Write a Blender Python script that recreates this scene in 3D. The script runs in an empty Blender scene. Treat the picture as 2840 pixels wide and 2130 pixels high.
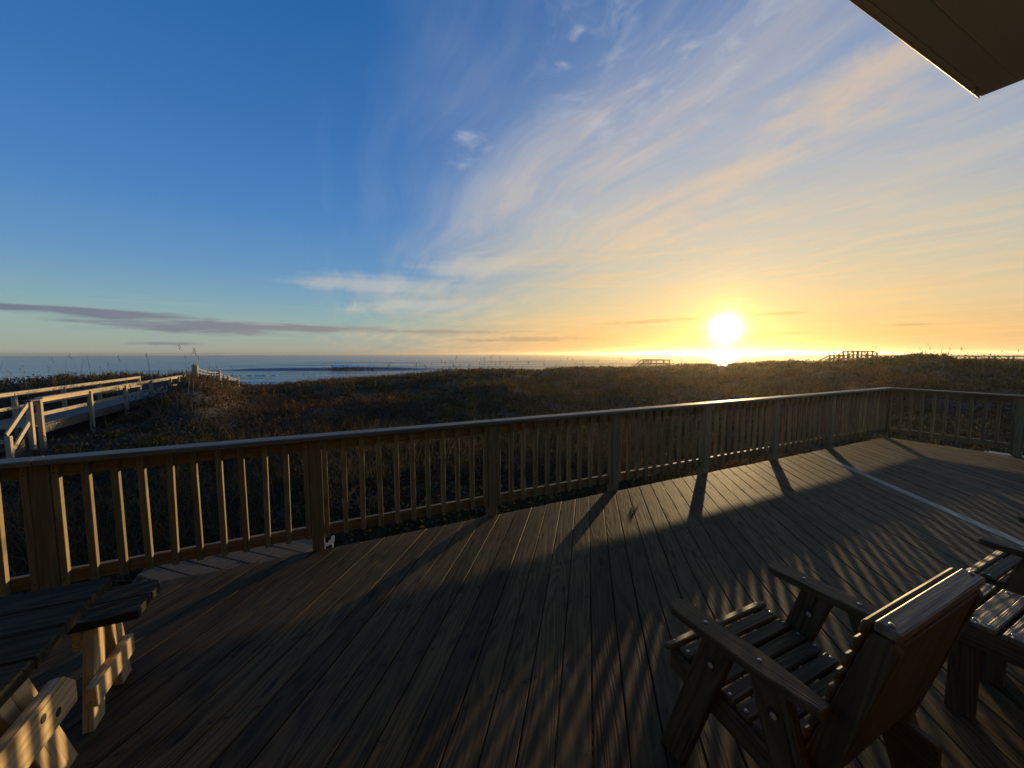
import bpy, bmesh, math, random
import numpy as np
from mathutils import Vector, Matrix

rnd = random.Random(7)
nr = np.random.default_rng(11)
S = bpy.context.scene
COL = S.collection
R = math.radians

# ------------------------------------------------------------------ camera
CAM_H = 1.58
cam_d = bpy.data.cameras.new("camera")
cam = bpy.data.objects.new("camera", cam_d)
COL.objects.link(cam)
cam.location = (0, 0, CAM_H)
cam.rotation_euler = (R(90 - 4.5), R(0.12), 0)
cam_d.sensor_width = 36.0
cam_d.lens = 36.0 * 1067 / 2840
cam_d.clip_start = 0.05
cam_d.clip_end = 20000
S.camera = cam

# ------------------------------------------------------------------ sun, exposure
SUN_AZ, SUN_EL = 28.83, 3.15
SUN = Vector((math.sin(R(SUN_AZ)) * math.cos(R(SUN_EL)), math.cos(R(SUN_AZ)) * math.cos(R(SUN_EL)), math.sin(R(SUN_EL))))
sd = bpy.data.lights.new("sun", 'SUN')
sd.energy = 5.0
sd.angle = R(0.55)
sd.color = (1.0, 0.70, 0.34)
so = bpy.data.objects.new("sun", sd)
COL.objects.link(so)
so.location = SUN * 60
so.rotation_euler = (-SUN).to_track_quat('-Z', 'Y').to_euler()

S.view_settings.view_transform = 'Standard'
S.view_settings.look = 'None'
S.view_settings.exposure = 0.0
S.view_settings.gamma = 1.0
S.view_settings.use_curve_mapping = False
S.cycles.max_bounces = 8
S.cycles.diffuse_bounces = 4
S.cycles.glossy_bounces = 3
S.cycles.transparent_max_bounces = 4
S.cycles.sample_clamp_indirect = 4.0
S.cycles.use_adaptive_sampling = True


# ------------------------------------------------------------------ node helpers
class NT:
    def __init__(self, nt):
        self.nt = nt
        nt.nodes.clear()

    def new(self, t, **kw):
        n = self.nt.nodes.new(t)
        for k, v in kw.items():
            setattr(n, k, v)
        return n

    def put(self, sock, v):
        if isinstance(v, bpy.types.NodeSocket):
            self.nt.links.new(v, sock)
        elif v is not None:
            sock.default_value = v

    def m(self, op, a, b=None, c=None, clamp=False):
        n = self.new('ShaderNodeMath', operation=op, use_clamp=clamp)
        self.put(n.inputs[0], a)
        if b is not None: self.put(n.inputs[1], b)
        if c is not None: self.put(n.inputs[2], c)
        return n.outputs[0]

    def vm(self, op, a, b=None):
        n = self.new('ShaderNodeVectorMath', operation=op)
        self.put(n.inputs[0], a)
        if b is not None:
            self.put(n.inputs['Scale'] if op == 'SCALE' else n.inputs[1], b)
        return n.outputs['Value'] if op in ('DOT_PRODUCT', 'LENGTH') else n.outputs[0]

    def xyz(self, x, y, z=0.0):
        n = self.new('ShaderNodeCombineXYZ')
        for i, v in enumerate((x, y, z)): self.put(n.inputs[i], v)
        return n.outputs[0]

    def sep(self, v):
        n = self.new('ShaderNodeSeparateXYZ')
        self.put(n.inputs[0], v)
        return n.outputs

    def noise(self, vec, scale=1.0, detail=3.0, rough=0.5, dist=0.0):
        n = self.new('ShaderNodeTexNoise')
        self.put(n.inputs['Vector'], vec)
        n.inputs['Scale'].default_value = scale
        n.inputs['Detail'].default_value = detail
        n.inputs['Roughness'].default_value = rough
        n.inputs['Distortion'].default_value = dist
        return n.outputs['Fac']

    def mapr(self, v, a, b, c=0.0, d=1.0, smooth=True):
        n = self.new('ShaderNodeMapRange', interpolation_type='SMOOTHSTEP' if smooth else 'LINEAR')
        self.put(n.inputs[0], v)
        for i, x in enumerate((a, b, c, d)): self.put(n.inputs[i + 1], x)
        return n.outputs[0]

    def ramp(self, fac, stops):
        n = self.new('ShaderNodeValToRGB')
        el = n.color_ramp.elements
        while len(el) < len(stops): el.new(0.5)
        for e, (p, c) in zip(el, stops):
            e.position = p
            e.color = (*c, 1)
        self.put(n.inputs[0], fac)
        return n.outputs[0]

    def mix(self, fac, a, b, mode='MIX'):
        n = self.new('ShaderNodeMix', data_type='RGBA', blend_type=mode)
        n.clamp_factor = True
        self.put(n.inputs[0], fac)
        for s, v in ((n.inputs[6], a), (n.inputs[7], b)):
            if isinstance(v, tuple) and len(v) == 3: v = (*v, 1)
            self.put(s, v)
        return n.outputs[2]

    def bump(self, h, strength=0.4, dist=0.01):
        n = self.new('ShaderNodeBump')
        n.inputs['Strength'].default_value = strength
        n.inputs['Distance'].default_value = dist
        self.put(n.inputs['Height'], h)
        return n.outputs[0]

    def principled(self, col, rough=0.6, normal=None, **kw):
        n = self.new('ShaderNodeBsdfPrincipled')
        if isinstance(col, tuple): col = (*col, 1)
        self.put(n.inputs['Base Color'], col)
        self.put(n.inputs['Roughness'], rough)
        if normal is not None: self.put(n.inputs['Normal'], normal)
        for k, v in kw.items(): self.put(n.inputs[k.replace('_', ' ')], v)
        return n.outputs[0]

    def out(self, s):
        n = self.new('ShaderNodeOutputMaterial')
        self.nt.links.new(s, n.inputs[0])


def new_mat(name):
    mat = bpy.data.materials.new(name)
    mat.use_nodes = True
    return mat, NT(mat.node_tree)


# ------------------------------------------------------------------ sky
W = bpy.data.worlds.new("World")
S.world = W
W.use_nodes = True
w = NT(W.node_tree)
geo = w.new('ShaderNodeTexCoord')
D = w.vm('NORMALIZE', geo.outputs['Generated'])
dx, dy, dz = w.sep(D)
zc = w.m('MAXIMUM', dz, 0.0)
cosang = w.vm('DOT_PRODUCT', D, tuple(SUN))
theta = w.m('MULTIPLY', w.m('ARCCOSINE', w.m('MINIMUM', cosang, 1.0)), 180 / math.pi)
az = w.m('MULTIPLY', w.m('ARCTAN2', dx, dy), 180 / math.pi)
el = w.m('MULTIPLY', w.m('ARCSINE', dz), 180 / math.pi)
# cirrus are drawn on a flat cloud layer, combed along the wind (azimuth -24)
inv = w.m('DIVIDE', 1.0, w.m('ADD', zc, 0.06))
px, py = w.m('MULTIPLY', dx, inv), w.m('MULTIPLY', dy, inv)
ca, sa = math.cos(R(-24)), math.sin(R(-24))
along = w.m('ADD', w.m('MULTIPLY', px, sa), w.m('MULTIPLY', py, ca))
across = w.m('SUBTRACT', w.m('MULTIPLY', px, ca), w.m('MULTIPLY', py, sa))
warp = w.noise(w.xyz(px, py, 3.0), 0.9, 2.0)
across_w = w.m('ADD', across, w.m('MULTIPLY', warp, 0.45))
broad = w.noise(w.xyz(w.m('MULTIPLY', along, 0.35), w.m('MULTIPLY', across_w, 0.8), 1.0), 1.0, 4.0, 0.55, 0.6)
streak = w.noise(w.xyz(w.m('MULTIPLY', along, 0.5), w.m('MULTIPLY', across_w, 3.4), 5.0), 1.0, 6.0, 0.6, 0.4)
fluff = w.noise(w.xyz(w.m('MULTIPLY', px, 5.0), w.m('MULTIPLY', py, 5.0), 9.0), 1.5, 6.0, 0.65, 0.5)
horiz = w.noise(w.xyz(w.m('MULTIPLY', az, 0.045), w.m('MULTIPLY', el, 0.95), 2.0), 1.0, 6.0, 0.6, 0.5)

clear_far = w.ramp(zc, [(0.0, (0.40, 0.39, 0.33)), (0.02, (0.37, 0.42, 0.36)), (0.065, (0.31, 0.45, 0.43)), (0.11, (0.22, 0.40, 0.50)),
                        (0.18, (0.135, 0.315, 0.56)), (0.30, (0.070, 0.235, 0.55)), (0.45, (0.040, 0.172, 0.475)), (0.62, (0.018, 0.13, 0.40)), (0.9, (0.012, 0.095, 0.31))])
clear_sun = w.ramp(zc, [(0.0, (0.90, 0.52, 0.22)), (0.04, (0.88, 0.53, 0.20)), (0.10, (0.74, 0.59, 0.33)), (0.18, (0.62, 0.58, 0.44)),
                        (0.30, (0.52, 0.535, 0.515)), (0.42, (0.39, 0.46, 0.57)), (0.60, (0.26, 0.36, 0.55)), (0.9, (0.12, 0.22, 0.45))])
toward = w.m('ADD', theta, w.m('MULTIPLY', w.m('SUBTRACT', broad, 0.5), -26.0))
toward = w.m('ADD', toward, w.m('MULTIPLY', w.m('SUBTRACT', streak, 0.5), w.mapr(theta, 20, 60, -6.0, -30.0)))
side = w.mapr(toward, 15.0, 57.0, 1.0, 0.0)
sky = w.mix(side, clear_far, clear_sun)
# warm / white cirrus on the sun side
cir = w.m('MULTIPLY', w.mapr(streak, 0.36, 0.74), w.mapr(broad, 0.36, 0.66))
cir = w.m('MULTIPLY', cir, w.mapr(theta, 62.0, 34.0))
cir_col = w.ramp(w.m('DIVIDE', theta, 60.0), [(0.0, (1.0, 0.62, 0.26)), (0.25, (0.92, 0.62, 0.34)), (0.5, (0.78, 0.61, 0.45)), (0.75, (0.50, 0.53, 0.60)), (1.0, (0.40, 0.50, 0.64))])
sky = w.mix(w.m('MULTIPLY', cir, 0.45), sky, cir_col)
# mackerel ripples high up, right of centre
mack = w.noise(w.xyz(w.m('MULTIPLY', along, 7.0), w.m('MULTIPLY', across_w, 9.0), 12.0), 1.0, 5.0, 0.6, 0.5)
mk = w.m('MULTIPLY', w.mapr(mack, 0.46, 0.72), w.m('MULTIPLY', w.mapr(el, 20.0, 32.0), w.m('MULTIPLY', w.mapr(az, -2.0, 14.0), w.mapr(az, 44.0, 24.0))))
sky = w.mix(w.m('MULTIPLY', mk, w.mapr(broad, 0.35, 0.6, 0.05, 0.5)), sky, (0.58, 0.60, 0.64))
# fine ragged texture through the whole veil
rag = w.noise(w.xyz(w.m('MULTIPLY', along, 1.6), w.m('MULTIPLY', across_w, 6.5), 31.0), 1.0, 7.0, 0.66, 0.9)
lowv = w.m('MULTIPLY', side, w.mapr(el, 40.0, 22.0, 0.35, 1.0))
sky = w.mix(w.m('MULTIPLY', lowv, w.mapr(rag, 0.50, 0.75, 0.0, 0.34)), sky, cir_col)
sky = w.mix(w.m('MULTIPLY', lowv, w.mapr(rag, 0.48, 0.28, 0.0, 0.30)), sky, w.mix(w.mapr(el, 4.0, 22.0), (0.66, 0.52, 0.33), (0.36, 0.45, 0.56)))


def ell(a0, e0, ra, re, tilt=0.0):
    da, de = w.m('SUBTRACT', az, a0), w.m('SUBTRACT', el, e0)
    if tilt:
        de = w.m('SUBTRACT', de, w.m('MULTIPLY', da, tilt))
    q = w.m('ADD', w.m('POWER', w.m('DIVIDE', w.m('ABSOLUTE', da), ra), 2.0), w.m('POWER', w.m('DIVIDE', w.m('ABSOLUTE', de), re), 2.0))
    return w.m('SUBTRACT', 1.0, w.m('SQRT', q))


def group(es):
    f = ell(*es[0])
    for e in es[1:]:
        f = w.m('MAXIMUM', f, ell(*e))
    return f


# peach bank of cirrus climbing to the upper right
peach = group([(20, 16.5, 9, 2.6, 0.4), (29, 20.5, 13, 3.6, 0.33), (40, 26, 13, 5.0, 0.25)])
peach = w.m('ADD', peach, w.m('MULTIPLY', w.m('SUBTRACT', w.m('ADD', streak, fluff), 1.0), 1.5))
sky = w.mix(w.mapr(peach, 0.0, 1.0, 0.0, 0.52), sky, (0.80, 0.60, 0.40))
# lens-shaped veil left of centre
lens = group([(-18, 9.6, 15, 1.9, 0.0), (-12, 6.9, 15, 1.1, 0.03), (-6, 12.5, 10, 2.2, 0.1)])
lens = w.m('ADD', lens, w.m('MULTIPLY', w.m('SUBTRACT', w.m('ADD', streak, horiz), 1.0), 1.1))
sky = w.mix(w.mapr(lens, 0.0, 0.9, 0.0, 0.6), sky, (0.58, 0.56, 0.52))
# small white puffs high up
puff = group([(-5.6, 28.0, 3.6, 1.5, -0.12), (9.2, 37.6, 1.6, 0.8, 0.3), (7.0, 35.0, 2.2, 0.5, -0.2), (-7.0, 25.0, 2.8, 1.2), (8.2, 19.3, 2.8, 0.9, -0.3)])
puff = w.m('ADD', puff, w.m('MULTIPLY', w.m('SUBTRACT', fluff, 0.5), 3.2))
sky = w.mix(w.mapr(puff, 0.1, 1.2, 0.0, 0.42), sky, (0.56, 0.58, 0.62))
# thin horizontal streaks low over the sea
hs = w.m('MULTIPLY', w.mapr(horiz, 0.46, 0.66), w.m('MULTIPLY', w.mapr(el, 0.6, 2.5), w.mapr(el, 19.0, 8.0)))
hs = w.m('MULTIPLY', hs, w.m('MAXIMUM', side, w.mapr(el, 8.0, 4.0)))
hs_col = w.mix(side, (0.40, 0.46, 0.47), (0.93, 0.60, 0.27))
sky = w.mix(w.m('MULTIPLY', hs, 0.55), sky, hs_col)
# low stratus bank
bank = group([(-38.0, 3.2, 13.5, 1.2), (-28.0, 3.35, 14, 0.75), (-45.5, 4.1, 9.5, 0.75, -0.03), (-53.0, 4.3, 6.0, 0.45)])
thin = group([(-41.4, 1.2, 4.5, 0.32), (-10.5, 3.2, 15.0, 0.5), (4.5, 2.2, 11.0, 0.55), (0.0, 2.0, 18.0, 0.3), (19.5, 4.4, 11.0, 0.38, 0.03),
              (34.8, 4.8, 4.5, 0.25, 0.02), (34.4, 2.4, 4.5, 0.25), (46.0, 2.9, 3.0, 0.18)])
edge = w.noise(w.xyz(w.m('MULTIPLY', az, 0.16), w.m('MULTIPLY', el, 1.5), 7.0), 1.0, 6.0, 0.62, 0.4)
bumpy = w.noise(w.xyz(w.m('MULTIPLY', az, 0.9), w.m('MULTIPLY', el, 1.2), 4.0), 1.0, 3.0, 0.5)
bank = w.m('ADD', bank, w.m('MULTIPLY', w.m('SUBTRACT', edge, 0.5), 1.6))
thin = w.m('ADD', thin, w.m('ADD', w.m('MULTIPLY', w.m('SUBTRACT', edge, 0.5), 1.6), w.m('MULTIPLY', w.m('SUBTRACT', bumpy, 0.5), 0.7)))
dark_col = w.ramp(w.m('DIVIDE', theta, 90.0), [(0.0, (0.95, 0.55, 0.20)), (0.12, (0.62, 0.36, 0.17)), (0.3, (0.50, 0.36, 0.24)), (0.6, (0.26, 0.25, 0.28)), (0.9, (0.165, 0.19, 0.27))])
sky = w.mix(w.mapr(bank, -0.02, 0.75, 0.0, 0.94), sky, dark_col)
sky = w.mix(w.mapr(thin, 0.05, 0.9, 0.0, 0.8), sky, dark_col)
# pale haze line on the horizon
sky = w.mix(w.mapr(el, 1.3, 0.0, 0.0, 0.4), sky, w.mix(side, (0.44, 0.40, 0.36), (0.95, 0.60, 0.30)))


def glow(width, power, col):
    e = w.m('EXPONENT', w.m('MULTIPLY', w.m('POWER', w.m('DIVIDE', th_r, width), power), -1.0))
    return w.vm('SCALE', col, e)


th_r = w.m('MULTIPLY', theta, w.m('ADD', 1.0, w.m('MULTIPLY', w.m('SUBTRACT', edge, 0.5), 0.5)))
veil = w.mapr(thin, 0.0, 0.9, 1.0, 0.45)
core = w.vm('ADD', glow(1.30, 1.8, (6.5, 5.9, 4.2)), glow(2.5, 1.4, (1.2, 0.95, 0.07)))
core = w.vm('SCALE', core, veil)
aur = w.vm('ADD', core, glow(11.0, 1.0, (0.14, 0.06, 0.006)))
sky = w.vm('ADD', sky, aur)
# below the horizon: the dim sea air
sky = w.mix(w.mapr(el, 0.0, -4.0), sky, w.mix(side, (0.10, 0.12, 0.14), (0.22, 0.15, 0.09)))

nish = w.new('ShaderNodeTexSky', sky_type='NISHITA')
nish.sun_disc = False
nish.sun_elevation = R(SUN_EL)
nish.sun_rotation = R(SUN_AZ)
bg1 = w.new('ShaderNodeBackground')
w.put(bg1.inputs[0], nish.outputs[0])
bg1.inputs[1].default_value = 0.1
bg2 = w.new('ShaderNodeBackground')
w.put(bg2.inputs[0], sky)
bg2.inputs[1].default_value = 1.0
mx = w.new('ShaderNodeMixShader')
mx.inputs[0].default_value = 0.92
W.node_tree.links.new(bg1.outputs[0], mx.inputs[1])
W.node_tree.links.new(bg2.outputs[0], mx.inputs[2])
wo = w.new('ShaderNodeOutputWorld')
W.node_tree.links.new(mx.outputs[0], wo.inputs[0])
W.cycles.sampling_method = 'MANUAL'
W.cycles.sample_map_resolution = 1024


# ------------------------------------------------------------------ materials
def wood(name, c1, c2, rough=0.62, bump=0.5, bdist=0.004, knot=0.5, vary=0.5, moss=0.0, spec=0.4, ring=1.0, nails=False):
    mat, t = new_mat(name)
    tc = t.new('ShaderNodeTexCoord')
    oi = t.new('ShaderNodeObjectInfo')
    rn = oi.outputs['Random']
    off = t.xyz(t.m('MULTIPLY', rn, 53.0), t.m('MULTIPLY', rn, 17.0), t.m('MULTIPLY', rn, 29.0))
    v = t.vm('ADD', tc.outputs['Object'], off)
    def st(x, y):
        return t.vm('MULTIPLY', v, (x, y, y))
    broad = t.noise(st(0.9, 9.0), 1.0, 3.0, 0.5, 0.3)
    rings = t.m('SINE', t.m('MULTIPLY', t.noise(st(0.55, 6.5), 1.0, 2.0, 0.45, 0.25), 95.0 * ring))
    rings = t.m('ADD', t.m('MULTIPLY', rings, 0.5), 0.5)
    fib = t.noise(st(5.0, 230.0), 1.0, 3.0, 0.6)
    vor = t.new('ShaderNodeTexVoronoi', voronoi_dimensions='2D')
    t.put(vor.inputs['Vector'], t.vm('ADD', st(1.3, 5.6), t.xyz(t.m('MULTIPLY', broad, 0.35), 0.0, 0.0)))
    vor.inputs['Scale'].default_value = 1.0
    kn = t.m('MULTIPLY', t.mapr(vor.outputs['Distance'], 0.03, 0.11, 1.0, 0.0), t.mapr(t.sep(vor.outputs['Color'])[0], 0.45, 0.6))
    weather = t.noise(st(3.2, 38.0), 1.0, 5.0, 0.7, 0.5)
    f = t.m('ADD', t.m('MULTIPLY', broad, 0.38), t.m('ADD', t.m('MULTIPLY', rings, 0.18), t.m('ADD', t.m('MULTIPLY', fib, 0.24), t.m('MULTIPLY', weather, 0.34))))
    col = t.mix(t.mapr(f, 0.32, 0.80), c1, c2)
    crack = t.mapr(t.noise(st(0.8, 60.0), 1.0, 2.0, 0.5, 0.2), 0.67, 0.73)
    col = t.mix(t.m('MULTIPLY', crack, 0.75), col, tuple(c * 0.25 for c in c1))
    val = t.m('ADD', 1.0 - vary * 0.5, t.m('MULTIPLY', rn, vary))
    col = t.mix(1.0, col, t.xyz(val, val, val), 'MULTIPLY')
    col = t.mix(t.m('MULTIPLY', kn, knot), col, tuple(c * 0.3 for c in c1))
    if moss:
        wp = t.new('ShaderNodeNewGeometry').outputs['Position']
        mo = t.noise(wp, 2.3, 4.0, 0.6)
        col = t.mix(t.mapr(mo, 0.5, 0.75, 0.0, moss), col, (0.055, 0.075, 0.028))
        mp = t.noise(t.vm('ADD', wp, (31.0, 7.0, 3.0)), 1.7, 4.0, 0.6)
        col = t.mix(t.mapr(mp, 0.52, 0.75, 0.0, moss * 0.8), col, (0.115, 0.06, 0.04))
    if nails:      # two dark nail heads per board over each joist
        wp2 = t.new('ShaderNodeNewGeometry').outputs['Position']
        jn = t.m('ADD', t.vm('DOT_PRODUCT', wp2, (-math.sin(R(25.7)), math.cos(R(25.7)), 0.0)), 8.0)
        dn = t.m('MULTIPLY', t.m('SUBTRACT', t.m('FRACT', t.m('DIVIDE', jn, 0.406)), 0.5), 0.406)
        yl = t.m('SUBTRACT', t.m('ABSOLUTE', t.sep(tc.outputs['Object'])[1]), t.m('ADD', 0.036, t.m('MULTIPLY', rn, 0.014)))
        dist_ = t.m('SQRT', t.m('ADD', t.m('MULTIPLY', dn, dn), t.m('MULTIPLY', yl, yl)))
        col = t.mix(t.mapr(dist_, 0.0065, 0.0045, 0.0, 0.85), col, (0.010, 0.008, 0.007))
        col = t.mix(t.mapr(dist_, 0.030, 0.006, 0.0, 0.35), col, (0.015, 0.012, 0.010))
    h = t.m('ADD', t.m('MULTIPLY', rings, 0.5), t.m('ADD', t.m('MULTIPLY', fib, 0.6), t.m('ADD', t.m('MULTIPLY', kn, -1.2), t.m('ADD', t.m('MULTIPLY', weather, 0.7), t.m('MULTIPLY', crack, -1.0)))))
    rg = t.m('ADD', rough, t.m('MULTIPLY', t.m('SUBTRACT', fib, 0.5), 0.35))
    t.out(t.principled(col, rg, t.bump(h, bump, bdist), Specular_IOR_Level=spec))
    return mat


def plain(name, col, rough=0.6, nscale=20.0, namp=0.25, bump=0.15, bdist=0.003, **kw):
    mat, t = new_mat(name)
    tc = t.new('ShaderNodeTexCoord')
    nz = t.noise(tc.outputs['Object'], nscale, 4.0, 0.6)
    k = t.m('ADD', 1.0 - namp, t.m('MULTIPLY', nz, 2 * namp))
    c = t.mix(1.0, col, t.xyz(k, k, k), 'MULTIPLY')
    t.out(t.principled(c, rough, t.bump(nz, bump, bdist), **kw))
    return mat


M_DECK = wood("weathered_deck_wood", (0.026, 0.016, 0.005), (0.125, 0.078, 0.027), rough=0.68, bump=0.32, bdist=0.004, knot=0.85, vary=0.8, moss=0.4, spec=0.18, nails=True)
M_STRIP = wood("pale_bleached_wood", (0.22, 0.17, 0.10), (0.40, 0.325, 0.215), rough=0.6, bump=0.4, knot=0.3, vary=0.1, spec=0.3)
M_RAIL = wood("railing_wood", (0.13, 0.090, 0.032), (0.24, 0.17, 0.068), rough=0.6, bump=0.5, knot=0.5, vary=0.45)
M_CAP = wood("grey_cap_wood", (0.080, 0.069, 0.042), (0.15, 0.13, 0.084), rough=0.55, bump=0.5, knot=0.3, vary=0.3)
M_CHAIR = wood("dark_chair_wood", (0.045, 0.028, 0.010), (0.120, 0.080, 0.030), rough=0.66, bump=0.6, bdist=0.003, knot=0.5, vary=0.4, spec=0.3, ring=1.2)
M_TABLE = wood("grey_table_wood", (0.11, 0.085, 0.045), (0.22, 0.175, 0.10), rough=0.5, bump=0.8, bdist=0.005, knot=0.3, vary=0.3, spec=0.45)
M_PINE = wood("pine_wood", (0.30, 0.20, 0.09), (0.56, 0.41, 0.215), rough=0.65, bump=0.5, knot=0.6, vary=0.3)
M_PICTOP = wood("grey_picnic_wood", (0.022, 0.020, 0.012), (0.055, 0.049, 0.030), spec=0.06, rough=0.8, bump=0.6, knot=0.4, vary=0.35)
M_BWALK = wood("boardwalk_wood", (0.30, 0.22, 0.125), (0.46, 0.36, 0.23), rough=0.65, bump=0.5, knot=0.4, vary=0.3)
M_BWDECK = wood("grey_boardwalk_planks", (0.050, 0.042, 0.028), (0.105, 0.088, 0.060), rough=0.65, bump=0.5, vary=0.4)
M_FARWOOD = wood("old_grey_wood", (0.10, 0.075, 0.05), (0.18, 0.14, 0.10), rough=0.7, vary=0.3)
M_SOFFIT = plain("soffit_paint", (0.80, 0.74, 0.62), 0.7, 240.0, 0.16, 0.5, 0.004)
M_WALL = plain("weathered_cedar_siding", (0.11, 0.085, 0.055), 0.8, 12.0, 0.2)
M_BEAD = plain("caulk_bead", (0.62, 0.56, 0.44), 0.6, 60.0, 0.2)
M_DRIP = plain("drip_edge_metal", (0.75, 0.66, 0.42), 0.35, 30.0, 0.1, Metallic=0.6)
M_SHINGLE = plain("roof_shingle", (0.08, 0.075, 0.07), 0.85, 30.0, 0.3)
M_SCREW = plain("steel_screw", (0.42, 0.39, 0.33), 0.42, 50.0, 0.1, Metallic=1.0)
M_PLUG = plain("pale_plug", (0.40, 0.33, 0.20), 0.6, 60.0, 0.2)
M_HOLE = plain("dark_plug_hole", (0.03, 0.02, 0.012), 0.8, 60.0, 0.2)
M_WHITE = plain("white_plastic", (0.80, 0.80, 0.80), 0.45, 20.0, 0.03, 0.05)
M_PAVER = plain("concrete_paver", (0.085, 0.062, 0.030), 0.85, 60.0, 0.25, 0.5, 0.004)
M_ROPE = plain("rope_fibre", (0.50, 0.42, 0.30), 0.8, 60.0, 0.2)
M_PILE = wood("piling_wood", (0.30, 0.24, 0.14), (0.44, 0.36, 0.23), rough=0.7, bump=0.4, vary=0.3)
M_BARREL = plain("blue_barrel", (0.05, 0.08, 0.16), 0.5, 8.0, 0.15)
M_CONC = plain("pale_concrete", (0.40, 0.37, 0.31), 0.85, 18.0, 0.2, 0.3)
M_FOAM = plain("white_foam", (0.85, 0.85, 0.85), 0.8, 3.0, 0.1)


def leaf_mat(name, col, var=0.35, trans=0.35, rough=0.8):
    mat, t = new_mat(name)
    p = t.new('ShaderNodeNewGeometry').outputs['Position']
    a = t.noise(p, 0.7, 3.0, 0.6)
    b = t.noise(p, 14.0, 2.0, 0.5)
    k = t.m('ADD', 1.0 - var, t.m('MULTIPLY', t.m('ADD', a, b), var))
    c = t.mix(1.0, col, t.xyz(k, k, k), 'MULTIPLY')
    pr = t.principled(c, rough, Specular_IOR_Level=0.1)
    tr = t.new('ShaderNodeBsdfTranslucent')
    t.put(tr.inputs[0], c)
    ms = t.new('ShaderNodeMixShader')
    ms.inputs[0].default_value = trans
    t.nt.links.new(pr, ms.inputs[1])
    t.nt.links.new(tr.outputs[0], ms.inputs[2])
    t.out(ms.outputs[0])
    return mat


L_GREEN = leaf_mat("scrub_leaf_green", (0.030, 0.042, 0.014))
L_OLIVE = leaf_mat("scrub_leaf_olive", (0.050, 0.042, 0.017))
L_RUST = leaf_mat("scrub_leaf_rust", (0.130, 0.055, 0.020))
L_BROWN = leaf_mat("scrub_leaf_brown", (0.060, 0.038, 0.020))
G_STRAW = leaf_mat("dry_grass_straw", (0.15, 0.11, 0.05))
G_TAN = leaf_mat("dry_grass_tan", (0.085, 0.055, 0.024))
G_OAT = leaf_mat("sea_oat_stem", (0.20, 0.15, 0.08), trans=0.2)

# ------------------------------------------------------------------ mesh helpers
ROT = R(25.7)                       # the deck, railing, house and furniture share this heading
RV = Vector((math.cos(ROT), math.sin(ROT), 0))
NV = Vector((-math.sin(ROT), math.cos(ROT), 0))


def RN(r, n, z=0.0):
    return RV * r + NV * n + Vector((0, 0, z))


def tag(o, label=None, cat=None, group=None, kind=None):
    if label: o['label'] = label
    if cat: o['category'] = cat
    if group: o['group'] = group
    if kind: o['kind'] = kind
    return o


def empty(name, loc=(0, 0, 0), rotz=0.0):
    o = bpy.data.objects.new(name, None)
    o.empty_display_size = 0.1
    COL.objects.link(o)
    o.location = loc
    o.rotation_euler = (0, 0, rotz)
    return o


def link(name, me, mat, parent=None, M=None):
    o = bpy.data.objects.new(name, me)
    COL.objects.link(o)
    if mat and not me.materials:
        me.materials.append(mat)
    if parent: o.parent = parent
    if M is not None: o.matrix_basis = M
    return o


_cache = {}


def prism_mesh(poly, t, bevel, mat, key=None):
    """poly in local XY, thickness t along Z, edges bevelled."""
    key = key or (tuple((round(x, 4), round(y, 4)) for x, y in poly), round(t, 4), bevel, mat.name)
    if key in _cache: return _cache[key]
    bm = bmesh.new()
    lo = [bm.verts.new((x, y, -t / 2)) for x, y in poly]
    hi = [bm.verts.new((x, y, t / 2)) for x, y in poly]
    n = len(poly)
    bm.faces.new(hi)
    bm.faces.new(lo[::-1])
    for i in range(n):
        bm.faces.new((lo[i], lo[(i + 1) % n], hi[(i + 1) % n], hi[i]))
    bm.normal_update()
    if bevel:
        bmesh.ops.bevel(bm, geom=bm.edges[:], offset=bevel, segments=1, affect='EDGES')
    bmesh.ops.recalc_face_normals(bm, faces=bm.faces[:])
    me = bpy.data.meshes.new("piece")
    bm.to_mesh(me)
    bm.free()
    me.materials.append(mat)
    _cache[key] = me
    return me


def frame(o, x, z):
    x = Vector(x).normalized()
    z = Vector(z)
    z = (z - x * z.dot(x)).normalized()
    y = z.cross(x)
    M = Matrix((x, y, z)).transposed().to_4x4()
    M.translation = Vector(o)
    return M


def plank(name, p0, p1, wd, t, up, parent, mat, bevel=0.003, shape=None):
    """board from p0 to p1; width wd in its plane, thickness t along up."""
    p0, p1 = Vector(p0), Vector(p1)
    L = (p1 - p0).length
    h = wd / 2
    if shape is None:
        poly = [(-L / 2, -h), (L / 2, -h), (L / 2, h), (-L / 2, h)]
    else:
        poly = shape(L, h)
    return link(name, prism_mesh(poly, t, bevel, mat), mat, parent, frame((p0 + p1) / 2, p1 - p0, up))


def prism3(name, pts, normal, t, along, parent, mat, bevel=0.003):
    """planar outline given in the parent's space, thickness t along the normal."""
    pts = [Vector(p) for p in pts]
    c = sum(pts, Vector()) / len(pts)
    M = frame(c, along, normal)
    Mi = M.inverted()
    poly = [((Mi @ p).x, (Mi @ p).y) for p in pts]
    a = sum(poly[i][0] * poly[(i + 1) % len(poly)][1] - poly[(i + 1) % len(poly)][0] * poly[i][1] for i in range(len(poly)))
    if a < 0: poly = poly[::-1]
    return link(name, prism_mesh(poly, t, bevel, mat), mat, parent, M)


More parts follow.
